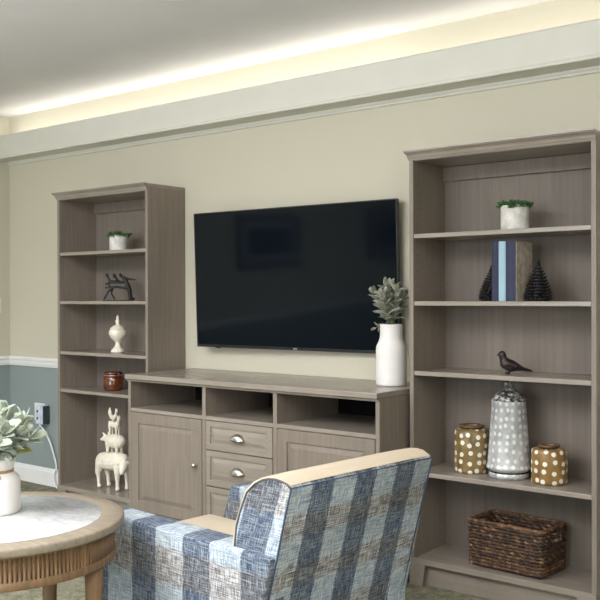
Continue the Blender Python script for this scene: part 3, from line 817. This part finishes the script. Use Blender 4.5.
# ------------------------------------------------------------------ coffee table
TX, TY, TZ, TR = -.379, -1.925, .500, .4494
def coffee_table():
    t = thing('coffee_table', 'round oak coffee table with fluted apron and white marble inset top', 'table', (-.01636, -2.16184, .16184))
    t.scale = (.8763,)*3
    bm = L([(.366, .484), (.366, TZ-.001), (.368, TZ), (TR-.006, TZ), (TR-.001, TZ-.004), (TR, TZ-.009), (TR, .474), (TR-.004, .468), (TR-.03, .467), (.366, .467)], seg=128)
    # close the ring
    bm.verts.ensure_lookup_table()
    n = 128; a = bm.verts[:n]; b = bm.verts[-n:]
    for i in range(n): bm.faces.new((a[i], b[i], b[(i+1) % n], a[(i+1) % n]))
    bmesh.ops.recalc_face_normals(bm, faces=bm.faces)
    finish('top_ring', bm, M_OAKT, t)
    finish('marble_inset', L([(0, .474), (.3655, .474), (.3655, TZ-.0008), (.3640, TZ+.0006), (0, TZ+.0006)], seg=128), M_MARBLE, t)
    # rail below the top and the lower band
    R0 = .414
    bm = bmesh.new()
    def hoop(z0, z1, r0, r1):
        pr = [(r0, z0), (r1-.002, z0), (r1, z0+.003), (r1, z1-.003), (r1-.002, z1), (r0, z1)]
        m0 = len(bm.verts); lathe(bm, pr, seg=128); bm.verts.ensure_lookup_table()
        a = bm.verts[m0:m0+128]; b = bm.verts[m0+640:m0+768]
        for i in range(128): bm.faces.new((a[i], b[i], b[(i+1) % 128], a[(i+1) % 128]))
    hoop(.350, .378, .38, R0+.004); hoop(.452, .4665, .38, R0-.002)
    bmesh.ops.recalc_face_normals(bm, faces=bm.faces)
    for f in bm.faces: f.smooth = False
    o = finish('apron_bands', bm, M_OAKD, t); auto_smooth(o)
    # fluted apron: rounded reeds between plain blocks over the legs
    legs = [math.radians(x) for x in (26, 116, 206, 296)]; half = math.radians(13.5)
    bm = bmesh.new()
    NR = 168; sub = 6; vs = []
    for i in range(NR*sub):
        a = 2*PI*i/(NR*sub)
        plainb = any(abs((a-l+PI) % (2*PI)-PI) < half for l in legs)
        ph = (i % sub)/sub
        r = R0+.001 if plainb else R0-.010+.009*math.sqrt(max(0, math.sin(PI*ph)))
        vs.append((bm.verts.new((r*math.cos(a), r*math.sin(a), .376)), bm.verts.new((r*math.cos(a), r*math.sin(a), .455))))
    m = len(vs)
    for i in range(m):
        p, q = vs[i], vs[(i+1) % m]; bm.faces.new((p[0], q[0], q[1], p[1])).smooth = True
    o = finish('fluted_apron', bm, M_OAKD, t)
    so = o.modifiers.new('depth', 'SOLIDIFY'); so.thickness = .02; so.offset = -1
    for l in legs:
        lg = L([(0, -.1846), (.020, -.1846), (.022, -.178), (.025, -.06), (.032, .26), (.035, .3495), (0, .3495)], seg=32)
        finish('leg', lg, M_OAKD, t, ((R0-.042)*math.cos(l), (R0-.042)*math.sin(l), 0))
    bm = bmesh.new()
    for k in (0, 1):
        a = legs[k]; r = .355
        tube(bm, [(-r*math.cos(a), -r*math.sin(a), -.08+k*.0), (r*math.cos(a), r*math.sin(a), -.08)], .011, 12)
    finish('stretcher', bm, M_OAKD, t)
coffee_table()

# plant in a white crock on the table
t = thing('table_vase', 'white ceramic vase tied with twine, full of pale grey-green leaves, on the coffee table', 'vase', (-.08822, -2.12678, .16184+.8763*(TZ+.0008)))
t.scale = (.8763,)*3
prof = [(0, 0), (.078, 0), (.084, .004), (.086, .012), (.086, .118), (.083, .130), (.074, .142), (.062, .150), (.0575, .156), (.0585, .164), (.064, .180), (.0695, .200), (.0705, .205), (.068, .207), (.065, .204), (.058, .18), (.053, .16), (.07, .14), (.080, .12), (.080, .012), (0, .008)]
finish('body', L(prof, seg=64), M_BISQUE, t)
bm = bmesh.new()
for k in range(3):
    pts = [((.0588+.001*k)*math.cos(2*PI*i/48), (.0588+.001*k)*math.sin(2*PI*i/48), .1525+.0038*k+.001*math.sin(i)) for i in range(48)]
    tube(bm, pts, .0022, 6, closed=True)
kx, ky = .052, -.034
for dx, dz, ln in ((.030, .006, 1), (.004, -.020, 1)):
    pts = []
    for i in range(13):
        a = i/12*2*PI; pts.append((kx+.010+dx*.5*(1-math.cos(a))*.6, ky-.004+.006*math.sin(a), .155-.012*(1-math.cos(a))*.9+dz*.3*(1-math.cos(a))))
    tube(bm, pts, .0016, 6)
tube(bm, [(kx, ky, .156), (kx+.022, ky-.012, .140), (kx+.032, ky-.016, .112)], .0017, 6)
tube(bm, [(kx, ky, .156), (kx+.014, ky-.014, .134), (kx+.014, ky-.018, .100)], .0017, 6)
ball(bm, (kx+.004, ky-.004, .1555), .0045)
finish('twine', bm, M_TWINE, t)
stems = []
for a, tilt, h in ((0, .05, .20), (-.9, .45, .14), (-.3, .55, .15), (.3, .62, .14), (.9, .45, .18), (1.6, .5, .16), (2.3, .5, .16), (3.0, .55, .16), (3.8, .5, .16), (4.5, .5, .15), (.1, .3, .19), (5.0, .25, .18), (2.0, .2, .2), (3.4, .25, .2), (-.55, .8, .11), (.65, .85, .12)):
    stems.append((tilt*math.cos(a), tilt*math.sin(a), h, 5, .104, .064, .08))
bouquet(t, .17, stems, [M_LAMB, M_YOUNG], 5, .05)

# ------------------------------------------------------------------ armchair
CH = thing('armchair', 'armchair in blue and white plaid with tan seat and tan inner back', 'armchair', (.8304, -1.8105, -.13084), 0)
th = math.radians(5.434)
# chair axes: f forward (u), w across (v), z up -> as object matrix columns: local x = w, local y = -f ... keep it simple: local x = f, local y = -w
CH.scale = (1.1, 1.1, 1.1); CH.rotation_euler = (0, 0, PI-th)   # local +x = forward (-cos, sin); local +y = (-sin, -cos) = -w
# so a point (u, v, z) is local (u, -v, z)
AW, CW, HA, UF = .105, .685, .604, .815

def uv_project(o, kind):
    me = o.data; lay = me.uv_layers.new(name='uv') if not me.uv_layers else me.uv_layers[0]
    for p in me.polygons:
        n = p.normal
        for li in p.loop_indices:
            c = me.vertices[me.loops[li].vertex_index].co
            u, v, z = c.x, -c.y, c.z
            if kind == 'side':
                if abs(n.z) > .75: lay.data[li].uv = (u, z+abs(v)*1.0)
                elif abs(n.x) > .75: lay.data[li].uv = (u+v, z)
                else: lay.data[li].uv = (u, z)
            else:
                lay.data[li].uv = (v, z)

def soft_prism(poly, y0, y1, bev=.012, seg=3):
    """poly in (u, z), extruded across v, edges rounded"""
    bm = bmesh.new(); prism(bm, poly, y0, y1)
    bmesh.ops.bevel(bm, geom=[e for e in bm.edges], offset=bev, segments=seg, profile=.5, affect='EDGES', clamp_overlap=True)
    return bm

def rearu(z):        # the outer back surface leans back above the arms, tucks in a little below
    return -.26*(z-.604)
def arm(v0, v1):
    poly = [(rearu(.22)-.03, .22), (.85, .22), (.875, .30), (.870, .45), (UF, HA-.006), (UF-.02, HA), (.0+rearu(HA)+.004, HA), (rearu(.35)-.0, .35)]
    bm = soft_prism(poly, -v1, -v0, .016, 3)
    o = finish('arm', bm, M_PL_ARM, CH); uv_project(o, 'side')
    for p in o.data.polygons: p.use_smooth = True
    auto_smooth(o, 50); return o
a1 = arm(0, AW); a2 = arm(CW-AW, CW)
# welts along the arms' top outer and inner edges
for par, vv in ((a1, .004), (a2, CW-.004)):
    bm = bmesh.new()
    pts = [(.0, -vv, HA-.010), (.3, -vv, HA-.007), (.6, -vv, HA-.007), (UF-.01, -vv, HA-.010), (UF+.012, -vv, HA-.035), (.868, -vv, .46), (.874, -vv, .31), (.852, -vv, .23)]
    tube(bm, pts, .0024, 8); finish('welt', bm, M_PIPE, par)

# outside back: side profile as measured, extruded across the width
ins = .022
prof_side = [(rearu(.22)-.008, .22), (rearu(.35)+.004, .35), (rearu(HA), HA), (-.028, .711), (-.053, .797)]
front_edge = [(-.040, .808), (-.020, .813), (.004, .8155), (.030, .8135), (.055, .807), (.087, .791), (.119, .763), (.144, .711), (.161, .666), (.170, .602), (.172, .50), (.16, .38), (.15, .22)]
def back_body():
    bm = bmesh.new(); poly = prof_side+front_edge
    vs = [(AW*0+ins, 1), (CW-ins, 1)]
    rings = []
    for v in (ins, ins+.003, CW-ins-.003, CW-ins):
        k = 0 if v in (ins, CW-ins) else 1
        cu = sum(p[0] for p in poly)/len(poly); cz = sum(p[1] for p in poly)/len(poly)
        ring = []
        for u, z in poly:
            # taper: the back widens towards the arms
            dv = 0
            s = 0 if k else .0035
            ring.append(bm.verts.new((u-(u-cu)*s*6*0-(s if u > cu else -s)*1.0, -(v+dv), z-(s if z > cz else 0))))
        rings.append(ring)
    n = len(poly)
    bm.faces.new(rings[0]); bm.faces.new(rings[-1][::-1])
    for a, b in zip(rings, rings[1:]):
        for i in range(n): bm.faces.new((a[i], b[i], b[(i+1) % n], a[(i+1) % n]))
    bmesh.ops.recalc_face_normals(bm, faces=bm.faces)
    o = finish('back', bm, [M_PL_BACK, M_PL_ARM], CH)
    me = o.data; lay = me.uv_layers.new(name='uv')
    for p in me.polygons:
        n_ = p.normal; side = abs(n_.y) > .6
        p.material_index = 1 if side else 0
        for li in p.loop_indices:
            c = me.vertices[me.loops[li].vertex_index].co
            lay.data[li].uv = (c.x+(c.z-.6)*.35-.05, c.z-.02) if side else (-c.y, c.z)
    auto_smooth(o, 40)
    return o
bk = back_body()
# tan inner back, wraps over the top
def inner_back():
    off = .006
    top = [(-.047, .8045), (-.020, .820), (.004, .8225), (.032, .8205), (.060, .813), (.094, .797), (.128, .767), (.153, .713), (.171, .668), (.184, .602), (.20, .52), (.20, .44)]
    inner = [(.15, .44), (.14, .60), (.10, .74), (.05, .795), (0, .806), (-.035, .803)]
    bm = bmesh.new(); v0, v1 = ins+.004, CW-ins-.004
    m = 14; rings = []
    for i in range(m+1):
        s = i/m; v = v0+(v1-v0)*s
        e = min(s, 1-s)*m
        puff = .004*min(1, e/2)
        ring = [bm.verts.new((u+(puff if j > 5 else puff*.2), -v, z+(puff*.5 if j <= 6 else 0))) for j, (u, z) in enumerate(top)]
        ring += [bm.verts.new((u, -v, z)) for u, z in inner]
        rings.append(ring)
    n = len(top)+len(inner)
    bm.faces.new(rings[0]); bm.faces.new(rings[-1][::-1])
    for a, b in zip(rings, rings[1:]):
        for i in range(n): bm.faces.new((a[i], b[i], b[(i+1) % n], a[(i+1) % n]))
    bmesh.ops.recalc_face_normals(bm, faces=bm.faces)
    o = finish('inner_back', bm, M_TAN, CH); auto_smooth(o, 40)
inner_back()
# piping of the back
for v in (ins+.001, CW-ins-.001):
    bm = bmesh.new()
    tube(bm, [(u+.001, -v, z) for u, z in ((-.053, .799),)+tuple(front_edge[:10])], .0030, 8)
    finish('piping', bm, M_PIPE, bk)
    bm = bmesh.new()
    tube(bm, [(u-.001, -v, z) for u, z in prof_side], .0026, 8)
    finish('seam', bm, M_PL_BACK, bk)
bm = bmesh.new(); tube(bm, [(-.052, -(ins+.001), .7985), (-.052, -(CW-ins-.001), .7985)], .002, 8); finish('top_seam', bm, M_PL_BACK, bk)
# seat
bm = B(.17, .925, -(CW-AW-.003), -(AW+.003), .335, .480, bev=.022, seg=4)
o = finish('seat_cushion', bm, M_TAN, CH); auto_smooth(o, 50)
bm = B(-.0, .86, -(CW-AW-.001), -(AW+.001), .22, .333, bev=.01, seg=2)
o = finish('seat_frame', bm, M_PL_ARM, CH); uv_project(o, 'side')
for u, v in ((.05, .05), (.05, CW-.05), (.83, .05), (.83, CW-.05)):
    finish('leg', L([(0, .1195), (.016, .1195), (.018, .124), (.026, .2195), (0, .2198)], seg=20), M_OAKD, CH, (u, -v, 0))

# ------------------------------------------------------------------ wall fittings
t = thing('wall_outlet', 'white wall outlet on the grey-blue wall at the left of the bookcase', 'outlet', (-2.832, 0, .505))
finish('cover_plate', B(-.060, .060, -.006, -.0003, -.062, .062, bev=.003), M_TRIM, t)
for x in (-.030, .028):
    for z in (-.024, .024):
        finish('socket', B(x-.016, x+.016, -.0085, -.0061, z-.017, z+.017, bev=.001), M_WHITE, t)
t = thing('power_adapter', 'grey power adapter plugged into the wall outlet, feeding a white cord', 'adapter', (-2.768, -.010, .495))
finish('housing', B(-.034, .042, -.048, .0035, -.066, .066, bev=.006), plain('adapter_grey', (196, 204, 216), .5), t)
finish('face', B(-.032, .014, -.052, -.0482, -.060, .060, bev=.0015), plain('adapter_face', (206, 213, 224), .5), t)
finish('side_cap', B(.0422, .052, -.046, .002, -.063, .063, bev=.002), plain('adapter_side', (56, 58, 64), .6), t)
for z in (-.024, .026): finish('plug', B(-.016, -.002, -.055, -.0522, z-.009, z+.009, bev=.001), M_BLACK, t)
bm = bmesh.new()
cp = [(-2.796, -.036, .437), (-2.785, -.036, .420), (-2.735, -.034, .380), (-2.690, -.030, .325), (-2.655, -.028, .260), (-2.630, -.026, .200), (-2.615, -.026, .140), (-2.640, -.030, .080), (-2.600, -.036, .012), (-2.50, -.04, .006), (-2.30, -.03, .006)]
sp = []
for i in range(len(cp)-1):
    p0, p1, p2, p3 = [Vector(cp[max(0, min(len(cp)-1, i+k))]) for k in (-1, 0, 1, 2)]
    for k in range(5):
        s = k/5; sp.append(.5*((2*p1)+(-p0+p2)*s+(2*p0-5*p1+4*p2-p3)*s*s+(-p0+3*p1-3*p2+p3)*s**3))
sp.append(Vector(cp[-1]))
tube(bm, sp, .0058, 8)
finish('cord', bm, M_TRIM, t, (2.768, .010, -.495))
t = thing('light_switch', 'beige light switch plate on the left wall above the chair rail', 'switch', (XL, -.112, 1.254))
finish('cover_plate', B(.0003, .006, -.038, .038, -.055, .055, bev=.002), plain('ivory_plastic', (214, 206, 176), .4, var=.01), t)
finish('rocker', B(.006, .010, -.014, .014, -.03, .03, bev=.002), plain('ivory_rocker', (222, 214, 186), .4, var=.01), t)

t = thing('recessed_downlight', 'round white recessed downlight in the ceiling at the top edge', 'ceiling light', (-.292, -1.130, ZC))
finish('trim_ring', L([(.062, -.0005), (.066, -.010), (.088, -.006), (.092, -.0005)], seg=48), M_TRIM, t)
finish('diffuser', L([(0, -.003), (.061, -.003)], seg=32), M_LAMP, t)

# pictures on the left wall, which the television mirrors
def picture(y0, y1, z0, z1, label):
    t = thing('framed_picture', label, 'picture', (XL, (y0+y1)/2, (z0+z1)/2), group='pictures on the left wall')
    hy, hz = (y1-y0)/2, (z1-z0)/2; bm = bmesh.new(); w = .05
    for a in ((-hy, hy, hz-w, hz), (-hy, hy, -hz, -hz+w), (-hy, -hy+w, -hz+w, hz-w), (hy-w, hy, -hz+w, hz-w)):
        box(bm, .001, .03, a[0], a[1], a[2], a[3], bev=.003)
    finish('frame', bm, M_BLACK, t)
    finish('mat_board', B(.002, .012, -hy+w, hy-w, -hz+w, hz-w), plain('mat_board', (150, 158, 166), .8), t)
    finish('print', B(.012, .014, -hy+w+.12, hy-w-.12, -hz+w+.09, hz-w-.09), plain('print_blue', (60, 78, 96), .8, var=.4, scale=6), t)
picture(-4.28, -3.16, 1.36, 1.90, 'black framed picture mirrored in the left half of the television')
picture(-6.95, -5.82, 1.36, 1.98, 'black framed picture mirrored at the right edge of the television')

# ------------------------------------------------------------------ lights
def area(name, loc, rot, sx, sy, power, col):
    d = bpy.data.lights.new(name, 'AREA'); d.shape = 'RECTANGLE'; d.size = sx; d.size_y = sy; d.energy = power; d.color = col
    o = bpy.data.objects.new(name, d); C.objects.link(o); o.location = loc; o.rotation_euler = rot; return o
area('window_daylight', (-.15, YF+.05, 1.55), (PI/2, 0, 0), 3.4, 1.5, 90, (.90, .95, 1.0))
area('ceiling_fill_light', (-1.0, -3.3, ZC-.03), (0, 0, 0), 2.6, 1.6, 84, (.98, .985, 1.0))  # broad soft fill added below the ceiling; no panel fixture
area('ceiling_fill_light', (2.9, -3.4, ZC-.03), (0, 0, 0), 1.6, 2.6, 48, (1, .94, .86))  # warm fill added on the right, likewise without a fixture
area('ceiling_bounce_fill', (.2, -4.6, 1.75), (PI, 0, 0), 3.0, 2.6, 275, (.98, .98, 1.0))  # unseen upward fill, added to brighten the ceiling
area('cove_strip_light', (-1.45, -.080, 2.425), (PI, 0, 0), 3.3, .05, 4.4, (1, .95, .86))
area('cove_strip_light', (2.0, -.080, 2.425), (PI, 0, 0), 3.6, .05, 3.2, (1, .93, .82))

area('side_fill_light', (XR-.06, -4.6, 1.5), (0, PI/2, 0), 1.4, 2.2, 36, (.90, .95, 1.0))  # cool fill added to lift the chair back; its window is invented
w = bpy.data.worlds.new('world'); sc.world = w; w.use_nodes = True
w.node_tree.nodes['Background'].inputs[0].default_value = (.75, .85, 1, 1); w.node_tree.nodes['Background'].inputs[1].default_value = 1.0

# ------------------------------------------------------------------ camera
yaw, pitch, roll = .6707, -.0033, -.0029
F = Vector((-math.sin(yaw)*math.cos(pitch), math.cos(yaw)*math.cos(pitch), math.sin(pitch)))
R = Vector((math.cos(yaw), math.sin(yaw), 0)); U = R.cross(F)
R2 = R*math.cos(roll)+U*math.sin(roll); U2 = -R*math.sin(roll)+U*math.cos(roll)
cd = bpy.data.cameras.new('camera'); cam = bpy.data.objects.new('camera', cd); C.objects.link(cam)
m = Matrix((R2, U2, -F)).transposed().to_4x4(); m.translation = Vector((2.5526, -3.8396, 1.3084))
cam.matrix_world = m; cd.sensor_width = 36; cd.lens = 902.86/600*36; cd.clip_start = .05
sc.camera = cam
sc.view_settings.view_transform = 'Standard'; sc.view_settings.look = 'None'
sc.view_settings.exposure = .3; sc.view_settings.gamma = 1
